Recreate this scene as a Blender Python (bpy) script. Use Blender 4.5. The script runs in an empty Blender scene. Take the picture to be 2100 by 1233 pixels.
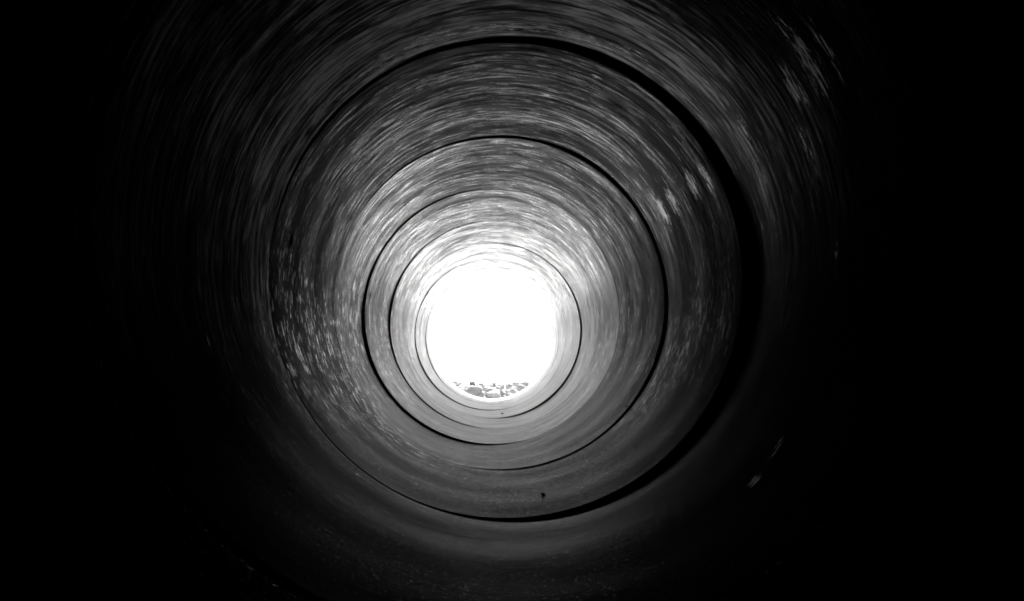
import bpy, bmesh, math, random
import numpy as np
from mathutils import Vector, noise
S = bpy.context.scene
C = S.collection
R_ = math.radians
random.seed(4)

# ------------------------------------------------------------------ numbers
F_PX = 2256.0                 # focal length in photo pixels (2100 wide)
VPX, VPY = 1003.0, 739.5      # where the pipe's axis direction meets the picture
CAM = Vector((0.0, 0.0, 0.655))
AX, AZ = 0.045, 1.0           # nominal pipe axis (x, z); radius 1 m, sections 2 m long
EXPOSURE = 2.7
BASE_K = 3.0
COVER = 1.0
ROUGH0, ROUGH1 = .20, .13

# ------------------------------------------------------------------ helpers
def tag(o, label=None, cat=None, group=None, kind=None):
    if label: o['label'] = label
    if cat: o['category'] = cat
    if group: o['group'] = group
    if kind: o['kind'] = kind
    return o

def link(name, me, mat=None, parent=None, smooth=True):
    o = bpy.data.objects.new(name, me); C.objects.link(o)
    if mat: me.materials.append(mat)
    if smooth:
        me.polygons.foreach_set('use_smooth', [True]*len(me.polygons))
    if parent: o.parent = parent
    return o

def empty(name, loc):
    o = bpy.data.objects.new(name, None); C.objects.link(o)
    o.empty_display_size = .2; o.location = loc
    return o

def revolve(prof, seg, flat=()):
    """closed profile [(y, r)] revolved about the Y axis"""
    n = len(prof)
    a = np.linspace(0, 2*math.pi, seg, endpoint=False)
    P = np.array(prof)
    v = np.zeros((seg, n, 3))
    v[:, :, 0] = np.cos(a)[:, None]*P[None, :, 1]
    v[:, :, 1] = P[None, :, 0]
    v[:, :, 2] = np.sin(a)[:, None]*P[None, :, 1]
    f = []
    for i in range(seg):
        j = (i+1) % seg
        for k in range(n):
            l = (k+1) % n
            f.append((i*n+k, j*n+k, j*n+l, i*n+l))
    me = bpy.data.meshes.new('m')
    me.from_pydata(v.reshape(-1, 3).tolist(), [], f)
    me.update()
    return me

def on_wall(px, py):
    """photo pixel -> point on the pipe wall (world)"""
    u, v = px-VPX, VPY-py
    az = AZ-CAM.z
    a = u*u+v*v; b = -2*(u*AX+v*az); c = AX*AX+az*az-1
    t = (-b+math.sqrt(b*b-4*a*c))/(2*a)
    return Vector((u*t, F_PX*t, CAM.z+v*t))

# ------------------------------------------------------------------ node helpers
class NT:
    def __init__(s, mat):
        s.t = mat.node_tree; s.n = s.t.nodes; s.l = s.t.links
    def add(s, typ, **kw):
        n = s.n.new(typ)
        for k, v in kw.items(): setattr(n, k, v)
        return n
    def put(s, sock, val):
        if hasattr(val, 'is_linked') or isinstance(val, bpy.types.NodeSocket): s.l.new(val, sock)
        else: sock.default_value = val
    def math(s, op, a, b=0.0, c=0.0, clamp=False):
        n = s.add('ShaderNodeMath', operation=op, use_clamp=clamp)
        s.put(n.inputs[0], a); s.put(n.inputs[1], b); s.put(n.inputs[2], c)
        return n.outputs[0]
    def mapr(s, x, a, b, c, d, smooth=False):
        n = s.add('ShaderNodeMapRange', clamp=True)
        if smooth: n.interpolation_type = 'SMOOTHSTEP'
        s.put(n.inputs[0], x)
        for i, q in enumerate((a, b, c, d)): s.put(n.inputs[i+1], q)
        return n.outputs[0]
    def noise(s, vec, scale, detail=2.0, rough=.5, off=None, dist=0.0):
        m = s.add('ShaderNodeMapping')
        s.l.new(vec, m.inputs[0]); m.inputs['Scale'].default_value = scale
        if off: m.inputs['Location'].default_value = off
        n = s.add('ShaderNodeTexNoise'); s.l.new(m.outputs[0], n.inputs['Vector'])
        n.inputs['Scale'].default_value = 1; n.inputs['Detail'].default_value = detail
        n.inputs['Roughness'].default_value = rough; n.inputs['Distortion'].default_value = dist
        return n.outputs[0]
    def grey(s, x):
        n = s.add('ShaderNodeCombineColor')
        for i in range(3): s.l.new(x, n.inputs[i])
        return n.outputs[0]

def new_mat(name):
    m = bpy.data.materials.new(name); m.use_nodes = True
    return m, NT(m), m.node_tree.nodes['Principled BSDF']

def simple_mat(name, lo, hi, rough, scale, bump=.3, bdist=.01):
    m, t, b = new_mat(name)
    tc = t.add('ShaderNodeTexCoord').outputs['Object']
    n = t.noise(tc, (scale,)*3, 6, .6)
    t.l.new(t.grey(t.mapr(n, .3, .7, lo, hi)), b.inputs['Base Color'])
    b.inputs['Roughness'].default_value = rough
    bp = t.add('ShaderNodeBump'); bp.inputs['Strength'].default_value = bump; bp.inputs['Distance'].default_value = bdist
    t.l.new(n, bp.inputs['Height']); t.l.new(bp.outputs[0], b.inputs['Normal'])
    return m

# ------------------------------------------------------------------ pipe wall material
def pipe_material():
    m, t, b = new_mat('spun_concrete')
    pos = t.add('ShaderNodeNewGeometry').outputs['Position']
    def attr(name):
        return t.add('ShaderNodeAttribute', attribute_name=name).outputs['Fac']
    streaky = attr('streaky')      # 1 on the crown and flanks, low on the worn invert
    lime = attr('lime')            # white lime patches along the form seam
    fleck = attr('fleck')          # where short white scratches gather
    oi = t.add('ShaderNodeObjectInfo'); tone = oi.outputs['Color']; kbase = oi.outputs['Alpha']
    sep = t.add('ShaderNodeSeparateColor'); t.l.new(tone, sep.inputs[0])
    ktone = sep.outputs[0]; kgloss = sep.outputs[1]; kfloor = sep.outputs[2]
    # streaks of the troweling run round the pipe: stretched in x/z, fine along y
    s1 = t.noise(pos, (7, 30, 7), 6, .70, dist=.2)
    s2 = t.noise(pos, (2.4, 52, 2.4), 4, .6, (7, 3, 1), dist=.1)
    s3 = t.noise(pos, (1.3, 4.5, 1.3), 3, .55, (3, 9, 5))
    s4 = t.noise(pos, (1.4, 190, 1.4), 2, .5, (1, 5, 8))
    grain = t.noise(pos, (160, 160, 160), 3, .6)
    silt = t.noise(pos, (3, 5, 3), 6, .6, (11, 2, 5))
    # smooth invert gets its own very fine streaks
    mix = t.math('ADD', t.math('MULTIPLY', s1, .55), t.math('MULTIPLY', s2, .45))
    st = t.mapr(mix, .36, .66, 0, 1)
    light = t.mapr(s2, .56, .70, 0, 1)
    big = t.mapr(s3, .35, .68, 0, 1)
    # flecks: short, thin, sharply cut
    f1 = t.noise(pos, (12, 72, 12), 2, .5, (2, 6, 2))
    f2 = t.math('MULTIPLY', t.mapr(f1, .62, .67, 0, 1), t.mapr(silt, .42, .60, .3, 1))
    fm = t.math('MULTIPLY', f2, t.mapr(fleck, .02, .7, 0, 1))
    # lime patches broken by streak noise
    l1 = t.noise(pos, (13, 70, 13), 4, .7, (4, 4, 4))
    lm = t.mapr(t.math('ADD', t.math('MULTIPLY', lime, .8), t.math('MULTIPLY', t.math('SUBTRACT', l1, .5), 4.5)), .42, .8, 0, 1)
    lm = t.math('MULTIPLY', lm, t.mapr(lime, .04, .2, 0, 1))
    # base colour
    base = t.math('ADD', .085, t.math('MULTIPLY', t.math('MULTIPLY', st, big), .10))
    base = t.math('ADD', base, t.math('MULTIPLY', t.math('MULTIPLY', light, streaky), .10))
    base = t.math('MULTIPLY', base, t.mapr(silt, .3, .7, .8, 1.2))
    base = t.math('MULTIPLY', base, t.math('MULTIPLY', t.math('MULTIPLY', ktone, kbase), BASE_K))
    white = t.math('MAXIMUM', t.math('MULTIPLY', fm, .9), t.math('MULTIPLY', lm, .6))
    base = t.math('ADD', base, white)
    dark = attr('stain')
    base = t.math('MULTIPLY', base, t.math('SUBTRACT', 1.0, t.math('MULTIPLY', dark, .85)))
    t.l.new(t.grey(base), b.inputs['Base Color'])
    # gloss: laitance skin, worn in streaks
    rough = t.math('ADD', ROUGH0, t.math('MULTIPLY', t.math('MULTIPLY', light, t.math('MULTIPLY', streaky, big)), ROUGH1))
    rough = t.math('ADD', rough, t.math('MULTIPLY', t.math('MULTIPLY', streaky, t.math('SUBTRACT', kgloss, 1.0)), .34))
    rough = t.math('ADD', rough, t.math('MULTIPLY', white, .07))
    rough = t.math('ADD', rough, t.math('MULTIPLY', dark, .3), clamp=True)
    t.l.new(rough, b.inputs['Roughness'])
    b.inputs['IOR'].default_value = 1.5
    b.inputs['Specular IOR Level'].default_value = .5
    # how much of the skin is closed and shiny: thin bright troweling streaks over a duller ground
    c1 = t.math('POWER', t.mapr(s2, .44, .66, 0, 1), 1.5)
    c2 = t.math('POWER', t.mapr(s1, .46, .64, 0, 1), 1.8)
    cov = t.math('MULTIPLY', t.math('ADD', t.math('MULTIPLY', c1, .65), t.math('MULTIPLY', c2, 1.15)), t.mapr(big, 0, 1, .28, 1.45))
    cov = t.math('MULTIPLY', t.math('ADD', .05, cov), t.mapr(s2, .38, .50, .35, 1.1))
    grit = t.noise(pos, (95, 70, 95), 2, .6, (5, 5, 9))
    gritm = t.math('MULTIPLY', t.mapr(grit, .60, .76, 0, 1), .20)
    cfl = t.math('MULTIPLY', t.math('ADD', .085, t.math('MULTIPLY', t.math('SUBTRACT', s4, .5), .2)), t.mapr(silt, .3, .7, .7, 1.3))
    cfl = t.math('MULTIPLY', cfl, kfloor)
    mx = t.add('ShaderNodeMix', data_type='FLOAT'); t.put(mx.inputs[0], streaky); t.put(mx.inputs[2], cfl); t.put(mx.inputs[3], cov)
    cov = t.math('MULTIPLY', t.math('MULTIPLY', mx.outputs[0], ktone), COVER)
    cov = t.math('MULTIPLY', cov, t.math('SUBTRACT', 1.0, attr('dimming')))
    cov = t.math('MULTIPLY', t.math('ADD', t.math('ADD', cov, gritm), t.math('MULTIPLY', white, 1.6)), t.math('SUBTRACT', 1.0, t.math('MULTIPLY', dark, .9)), clamp=True)
    df = t.add('ShaderNodeBsdfDiffuse'); t.l.new(b.inputs['Base Color'].links[0].from_socket, df.inputs[0])
    ms = t.add('ShaderNodeMixShader'); t.l.new(cov, ms.inputs[0]); t.l.new(df.outputs[0], ms.inputs[1]); t.l.new(b.outputs[0], ms.inputs[2])
    t.l.new(ms.outputs[0], t.n['Material Output'].inputs[0])
    # relief
    h = t.math('ADD', t.math('MULTIPLY', s1, .5), t.math('MULTIPLY', s2, .35))
    h = t.math('ADD', t.math('MULTIPLY', h, t.mapr(streaky, 0, 1, .10, 1)), t.math('MULTIPLY', s4, .10))
    h = t.math('ADD', h, t.math('MULTIPLY', grain, .04))
    h = t.math('ADD', h, t.math('MULTIPLY', t.math('ADD', fm, lm), .25))
    bp = t.add('ShaderNodeBump'); bp.inputs['Strength'].default_value = .8; bp.inputs['Distance'].default_value = .0015
    t.l.new(h, bp.inputs['Height']); t.l.new(bp.outputs[0], b.inputs['Normal']); t.l.new(bp.outputs[0], df.inputs['Normal'])
    return m

M_PIPE = pipe_material()
M_COLLAR = simple_mat('dark_joint_concrete', .02, .05, .9, 20)
M_GROUND = simple_mat('pale_gravel_ground', .62, .78, .9, 9)
M_EARTH = simple_mat('embankment_soil', .10, .2, .95, 3)
M_HEAD = simple_mat('headwall_concrete', .25, .35, .8, 6)

# ------------------------------------------------------------------ wall marks (theta, y) measured once
# (px, py, half length round the pipe in m, half length along it in m, strength)
LIME = [(1350, 430, .07, .07, 1.0), (1372, 412, .06, .06, .7), (1412, 378, .055, .05, .9), (1438, 358, .06, .04, .75),
        (1300, 452, .04, .06, .3), (1655, 125, .07, .05, .8), (1630, 80, .06, .04, .6), (1690, 90, .08, .02, .5), (1618, 170, .05, .04, .7),
        (1508, 262, .05, .04, .5), (1283, 100, .05, .03, .5), (1640, 300, .1, .03, .35),
        (1525, 978, .03, .02, .8), (1568, 915, .03, .015, .8), (1700, 520, .03, .01, .6), (408, 690, .03, .012, .7),
        (358, 600, .04, .006, .6), (715, 975, .05, .01, .6), (1108, 196, .02, .05, .35), (1208, 150, .03, .008, .9),
        (1000, 42, .5, .012, .45), (1060, 50, .55, .010, .5), (900, 60, .3, .02, .35), (1640, 108, .10, .016, .8),
        (760, 112, .30, .05, .42), (640, 255, .26, .05, .40), (560, 400, .2, .04, .3)]
STAIN = [(583, 497, .03, .05, 1), (602, 268, .02, .02, 1), (763, 608, .02, .03, .9), (606, 540, .012, .02, .9)]
LIME = [(on_wall(a, b), c, d, e) for a, b, c, d, e in LIME]
STAIN = [(on_wall(a, b), c, d, e) for a, b, c, d, e in STAIN]

def barrel_mesh(length, start, seg=384):
    """section from y=0 to length; inner skin finely divided, marks stored per vertex"""
    ch = .010
    rows = max(8, int(length/.03))
    prof = [(0.0, 1.008), (.003, 1.003), (ch, 1.0)]
    for k in range(1, rows): prof.append((ch+(length-2*ch)*k/rows, 1.0))
    prof += [(length-.003, 1.0), (length, 1.003), (length, 1.12), (0.0, 1.12)]
    me = revolve(prof, seg)
    np_ = len(prof); sm_ = [2 <= (q % np_) < rows+2 for q in range(len(me.polygons))]
    n = len(me.vertices)
    co = np.zeros(n*3); me.vertices.foreach_get('co', co); co = co.reshape(-1, 3)
    # slight out-of-round and waviness of the spun wall
    th = np.arctan2(co[:, 2], co[:, 0]); y = co[:, 1]+start
    w = .0025*np.sin(2*th+start)+.0012*np.sin(5*th+1.7*start+2.1*y)+.0010*np.sin(9*y+3*np.sin(th))
    inner = np.hypot(co[:, 0], co[:, 2]) < 1.05
    k = 1+w*inner
    co[:, 0] *= k; co[:, 2] *= k
    me.vertices.foreach_set('co', co.ravel())
    sn = np.sin(th)
    def fall(lst):
        out = np.zeros(n)
        for p, a, bb, s in lst:
            t0 = math.atan2(p.z-AZ, p.x-AX)
            dt = (th-t0+math.pi) % (2*math.pi)-math.pi
            out = np.maximum(out, s*np.exp(-(dt/(a*1.25))**2-((y-p.y)/(bb*1.25))**2))
        return out
    def sm(x, a, b):
        t = np.clip((x-a)/(b-a), 0, 1); return t*t*(3-2*t)
    lime = fall(LIME); stain = fall(STAIN)
    ly = co[:, 1]; rag = .008+.010*(np.sin(7*th+start)*np.sin(17*th+2)+.6*np.sin(41*th+3*start))
    stain = np.maximum(stain, 1-sm(ly, .006+.5*rag, .022+.7*rag))
    stain = np.maximum(stain, sm(ly, length-.020-.5*rag, length-.006-.4*rag))
    streaky = (.19*sm(sn, -.45, .05)+.81*sm(sn, .02, .8))*(1-.3*sm(np.cos(th), .3, .9))
    if start < 4: streaky = streaky+.35*sm(-np.cos(th), .2, .9)*sm(sn, -.5, 0)
    dimming = (0.5 if start > 4 else 0.0)*np.exp(-((sn+.02)/.34)**2)*(1-sm(y, 10, 14))
    if 2 < start < 4: dimming = .90*(1-sm(y+.25*np.sin(3*th+1)+.15*np.sin(7*th), 3.1, 4.4))*(1-.3*sm(-np.cos(th), .2, .9))*(1-.35*sm(-sn, .1, .6))  # light loss towards the camera, painted in by cutting the sheen
    # flecks gather on both flanks just under mid height
    fleck = np.exp(-((sn+.25+.15*np.sin(2.2*y))/.36)**2)*(np.where(co[:, 0] < 0, 1.0, .22))*(.12+.88*sm(y, 4.0, 5.2))*sm(y, 2.6, 3.4)
    for nm, arr in (('lime', lime), ('stain', stain), ('streaky', streaky), ('fleck', fleck), ('dimming', dimming)):
        at = me.attributes.new(nm, 'FLOAT', 'POINT'); at.data.foreach_set('value', arr.astype(np.float32))
    me.polygons.foreach_set('use_smooth', sm_)
    me.update()
    return me

BASE = [.1, .1, .08, .15, .25, .42, .8, 1, 1, 1]   # diffuse colour darkened towards the camera, daylight falloff painted in
FLOOR = [1, .4, .42, .60, .80, 1.1, 1.1, 1.1, 1.1, 1.1]  # floor sheen, lowered near the camera to paint in light falloff
# each section: y0, y1, start offset (x, z above camera), end offset, tone (own plus painted light falloff), gloss, label
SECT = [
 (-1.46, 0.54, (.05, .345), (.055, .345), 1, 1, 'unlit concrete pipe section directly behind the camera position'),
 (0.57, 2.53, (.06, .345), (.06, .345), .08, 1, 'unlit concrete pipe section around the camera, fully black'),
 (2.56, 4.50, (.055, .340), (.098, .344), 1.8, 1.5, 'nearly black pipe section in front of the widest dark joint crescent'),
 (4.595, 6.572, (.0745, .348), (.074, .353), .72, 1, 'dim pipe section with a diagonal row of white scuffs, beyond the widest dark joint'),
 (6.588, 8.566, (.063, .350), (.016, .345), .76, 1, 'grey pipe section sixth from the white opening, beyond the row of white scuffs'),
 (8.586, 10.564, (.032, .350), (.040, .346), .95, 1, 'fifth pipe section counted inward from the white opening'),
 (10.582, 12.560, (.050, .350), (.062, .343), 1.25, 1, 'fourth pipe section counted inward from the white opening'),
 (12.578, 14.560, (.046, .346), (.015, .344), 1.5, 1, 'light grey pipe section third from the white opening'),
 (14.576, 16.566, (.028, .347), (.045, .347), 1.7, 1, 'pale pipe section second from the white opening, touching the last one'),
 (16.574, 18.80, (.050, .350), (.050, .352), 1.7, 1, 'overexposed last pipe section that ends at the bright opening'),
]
GROUP = 'concrete pipe sections laid end to end'
for i, (y0, y1, a, b_, tone, gloss, label) in enumerate(SECT):
    L = y1-y0; floor_ = FLOOR[i]
    root = empty('pipe_section', (a[0], y0, CAM.z+a[1]))
    d = Vector((b_[0]-a[0], L, b_[1]-a[1]))
    root.rotation_euler = (math.atan2(d.z, L), 0, -math.atan2(d.x, L))
    tag(root, label, 'concrete pipe', GROUP)
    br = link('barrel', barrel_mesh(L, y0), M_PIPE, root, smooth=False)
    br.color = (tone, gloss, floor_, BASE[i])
    if i < len(SECT)-1:
        g = SECT[i+1][0]-y1
        cl = revolve([(L-.14, 1.065), (L+g+.14, 1.065), (L+g+.14, 1.19), (L-.14, 1.19)], 192)
        link('joint_collar', cl, M_COLLAR, root)

# added plug behind the camera, unseen, keeps light out of the pipe
me = revolve([(0.0, .001), (0.0, 1.5), (-.25, 1.5), (-.25, .001)], 96)
o = link('light_plug', me, M_HEAD, smooth=False); o.location = (AX, -1.48, AZ)
tag(o, 'added unseen plug blocking light from behind the camera', 'wall')

# headwall round the outlet
def ring_extrude(y0, y1, inner_r, outer, cx, cz):
    """wall with a round hole: outer is a list of (x, z) corner points"""
    seg = 128; v = []; f = []
    for k in range(seg):
        a = 2*math.pi*k/seg; c, s = math.cos(a), math.sin(a)
        best = 1e9
        for q in range(len(outer)):
            x1, z1 = outer[q]; x2, z2 = outer[(q+1) % len(outer)]
            x1 -= cx; x2 -= cx; z1 -= cz; z2 -= cz
            den = c*(z2-z1)-s*(x2-x1)
            if abs(den) < 1e-9: continue
            tt = (x1*(z2-z1)-z1*(x2-x1))/den
            uu = (x1*s-z1*c)/den
            if tt > 0 and -1e-6 <= uu <= 1+1e-6: best = min(best, tt)
        for yy in (y0, y1):
            v.append((cx+c*inner_r, yy, cz+s*inner_r)); v.append((cx+c*best, yy, cz+s*best))
    for k in range(seg):
        a = 4*k; b = 4*((k+1) % seg)
        f += [(a, b, b+1, a+1), (a+2, a+3, b+3, b+2), (a, a+2, b+2, b), (a+1, b+1, b+3, a+3)]
    me = bpy.data.meshes.new('m'); me.from_pydata(v, [], f); me.update(); return me
o = link('headwall', ring_extrude(18.35, 18.72, 1.135, [(-3.2, -.35), (3.3, -.35), (3.3, 2.7), (-3.2, 2.7)], .05, 1.0), M_HEAD, smooth=False)
tag(o, 'concrete headwall around the outlet of the pipe', 'wall')
o = link('embankment', ring_extrude(-1.9, 18.34, 1.3, [(-9, -.3), (9, -.3), (3.5, 3.2), (-3.5, 3.2)], .05, 1.0), M_EARTH, smooth=False)
tag(o, kind='structure')

# ------------------------------------------------------------------ ground outside
def ground():
    bm = bmesh.new()
    xs = [-400, -120, -40, -15]+[x*.5 for x in range(-16, 17)]+[15, 40, 120, 400]
    ys = [-60, -20, 0, 10]+[18.0+.5*k for k in range(0, 30)]+[40, 60, 120, 300, 900]
    g = []
    for y in ys:
        row = []
        for x in xs:
            z = -.22
            if y > 19: z += .05*noise.noise(Vector((x*.4, y*.4, 0)))
            row.append(bm.verts.new((x, y, z)))
        g.append(row)
    for j in range(len(ys)-1):
        for i in range(len(xs)-1):
            bm.faces.new((g[j][i], g[j][i+1], g[j+1][i+1], g[j+1][i]))
    me = bpy.data.meshes.new('ground'); bm.to_mesh(me); bm.free()
    return me
tag(link('ground', ground(), M_GROUND), kind='structure')

# ------------------------------------------------------------------ rocks at the outlet
ROCK_MATS = [simple_mat('grey_rock', .17, .29, .85, 7, .6, .02), simple_mat('pale_rock', .2, .34, .85, 7, .6, .02), simple_mat('dark_rock', .07, .13, .8, 7, .6, .02)]
def rock_mesh(sx, sy, sz, seed):
    rnd = random.Random(seed)
    bm = bmesh.new()
    bmesh.ops.create_icosphere(bm, subdivisions=4, radius=1)
    planes = []
    for _ in range(11):
        d = Vector((rnd.gauss(0, 1), rnd.gauss(0, 1), rnd.gauss(0, 1))).normalized()
        planes.append((d, rnd.uniform(.62, .9)))
    off = Vector((seed*3.1, seed*1.7, 0))
    for v in bm.verts:
        p = v.co.copy()
        for d, h in planes:
            k = p.dot(d)
            if k > h: p -= d*(k-h)*.93
        p *= 1+.22*noise.noise(p*1.5+off)+.10*noise.noise(p*4+off)+.04*noise.noise(p*9+off)
        v.co = Vector((p.x*sx, p.y*sy, p.z*sz))
    me = bpy.data.meshes.new('rock'); bm.to_mesh(me); bm.free()
    return me
def at(px, py, y):
    return Vector((CAM.x+(px-VPX)*y/F_PX, y, CAM.z+(VPY-py)*y/F_PX))
# px, py of the centre, distance, half width px, half height px, material, yaw, label
ROCKS = [
 (972, 803, 19.35, 18, 10, 0, .3, 'large grey boulder left of the white-topped stone at the pipe mouth'),
 (1011, 810, 19.25, 15, 8, 1, -.2, 'white-topped rounded stone lowest in the middle of the opening'),
 (1034, 806, 19.40, 9, 7, 0, .8, 'dark grey stone right of the white-topped stone'),
 (947, 797, 19.7, 11, 6, 0, 1.0, 'flat stone sliver at the left end of the rock pile'),
 (1053, 800, 19.6, 9, 6, 1, .4, 'pale stone between the dark stone and the right end of the pile'),
 (1066, 794, 19.9, 11, 6, 0, .1, 'round grey stone near the right end of the rock pile'),
 (1001, 799, 19.8, 11, 6, 0, 2.0, 'grey stone just behind the white-topped stone'),
 (969, 788, 20.5, 7, 6, 2, .5, 'small dark rock poking up above the large grey boulder'),
 (1026, 794, 20.4, 10, 7, 0, 1.4, 'jagged grey rock at the top centre of the pile'),
 (1043, 793, 20.6, 8, 6, 1, .6, 'pale rock right of the jagged grey rock'),
 (989, 790, 20.8, 10, 5, 1, 2.6, 'pale rock at the top of the pile left of centre'),
 (950, 788, 20.9, 9, 4, 1, .2, 'pale small rock at the upper left of the pile'),
 (1058, 787, 21.2, 9, 5, 0, 1.8, 'grey rock on the upper right crest of the pile'),
 (1076, 786, 21.4, 10, 4, 1, .9, 'pale rock at the far right of the crest'),
 (1010, 787, 21.6, 10, 4, 1, .3, 'faint pale rock behind the top centre of the pile'),
 (934, 786, 21.4, 9, 4, 0, 1.2, 'grey rock at the far left of the crest'),
]
for q, (px, py, y, hw, hh, mi, yaw, label) in enumerate(ROCKS):
    s = y/F_PX
    p = at(px, py, y)
    o = link('rock', rock_mesh(hw*s*1.08, hw*s*.95, hh*s*1.25, q+3), ROCK_MATS[mi])
    o.location = p; o.rotation_euler = (.1*math.sin(q*2.1), .16*math.sin(q*1.3), yaw)
    tag(o, label, 'rock', 'rocks piled outside the pipe opening')
# bed of smaller riprap that carries them
def riprap():
    rnd = random.Random(9); V = []; Fc = []
    for k in range(2200):
        x = rnd.uniform(-3.2, 3.3); y = rnd.uniform(19.1, 25)
        r = rnd.uniform(.025, .085)
        zc = -.15+rnd.uniform(.02, .36)*max(0, 1-abs(y-20.8)/4)
        bm = bmesh.new(); bmesh.ops.create_icosphere(bm, subdivisions=2, radius=1)
        off = Vector((k*1.3, k*.7, 0)); a = rnd.uniform(0, 6.28); q = rnd.uniform(.6, 1)
        base = len(V)
        for v in bm.verts:
            p = v.co*(1+.35*noise.noise(v.co*1.3+off))
            X, Y, Z = p.x*r, p.y*r*q, p.z*r*.75
            V.append((x+X*math.cos(a)-Y*math.sin(a), y+X*math.sin(a)+Y*math.cos(a), zc+Z))
        for f in bm.faces: Fc.append([base+v.index for v in f.verts])
        bm.free()
    me = bpy.data.meshes.new('riprap'); me.from_pydata(V, [], Fc); me.update(); return me
o = link('rubble', riprap(), ROCK_MATS[0], smooth=False)
tag(o, 'loose grey rubble bed under the rocks outside the pipe', 'rubble', kind='stuff')

# ------------------------------------------------------------------ crumbs of mud and stone on the pipe floor
CR = [(1113, 1012, .012, 'dark mud lump on the floor of the dim section'),
      (1030, 849, .02, 'dark pebble on the pale pipe floor below the opening'),
      (1285, 833, .008, 'small mud lump low on the right flank of the pipe')]
for q, (px, py, r, label) in enumerate(CR):
    p = on_wall(px, py)
    me = rock_mesh(r, r, r*.7, 40+q)
    o = link('mud_lump' if 'mud' in label else 'pebble', me, ROCK_MATS[2])
    n = (Vector((AX, p.y, AZ))-p).normalized()
    o.location = p+n*r*.1
    tag(o, label, 'mud lump' if 'mud' in label else 'pebble')

# ------------------------------------------------------------------ daylight
SUN_EL, SUN_AZ = 62, 28      # ahead of the camera and high
w = bpy.data.worlds.new('World'); S.world = w; w.use_nodes = True
nt = w.node_tree; bg = nt.nodes['Background']
sky = nt.nodes.new('ShaderNodeTexSky'); sky.sky_type = 'NISHITA'; sky.sun_disc = False
sky.sun_elevation = R_(SUN_EL); sky.sun_rotation = R_(SUN_AZ); sky.dust_density = 1.0; sky.air_density = 1.0
bw = nt.nodes.new('ShaderNodeRGBToBW')
nt.links.new(sky.outputs[0], bw.inputs[0]); nt.links.new(bw.outputs[0], bg.inputs[0])
bg.inputs[1].default_value = .15
sd = bpy.data.lights.new('sun', 'SUN'); sd.energy = 3.0; sd.angle = R_(.5); sd.color = (1, 1, 1)
so = bpy.data.objects.new('sun', sd); C.objects.link(so)
dirv = Vector((math.sin(R_(SUN_AZ))*math.cos(R_(SUN_EL)), math.cos(R_(SUN_AZ))*math.cos(R_(SUN_EL)), math.sin(R_(SUN_EL))))
so.rotation_euler = dirv.to_track_quat('Z', 'Y').to_euler(); so.location = (0, 30, 20)

# ------------------------------------------------------------------ camera
cd = bpy.data.cameras.new('camera'); cam = bpy.data.objects.new('camera', cd); C.objects.link(cam)
cd.sensor_width = 36; cd.lens = 36*F_PX/2100; cd.clip_end = 3000; cd.clip_start = .05
cam.location = CAM
pitch = math.atan2(VPY-616.5, F_PX); yaw = math.atan2(1050-VPX, F_PX)
cam.rotation_euler = (math.pi/2+pitch, 0, -yaw)
S.camera = cam

S.view_settings.view_transform = 'Standard'; S.view_settings.look = 'None'
S.view_settings.exposure = EXPOSURE; S.view_settings.gamma = 1
cy = S.cycles
cy.max_bounces = 2; cy.diffuse_bounces = 2; cy.glossy_bounces = 1
cy.use_denoising = True; cy.denoising_prefilter = 'NONE'; cy.use_adaptive_sampling = False
cy.use_guiding = True; cy.use_surface_guiding = True; cy.surface_guiding_probability = .7
cy.sample_clamp_indirect = 1.2
S.cycles.filter_width = 1.9
cy.caustics_reflective = True
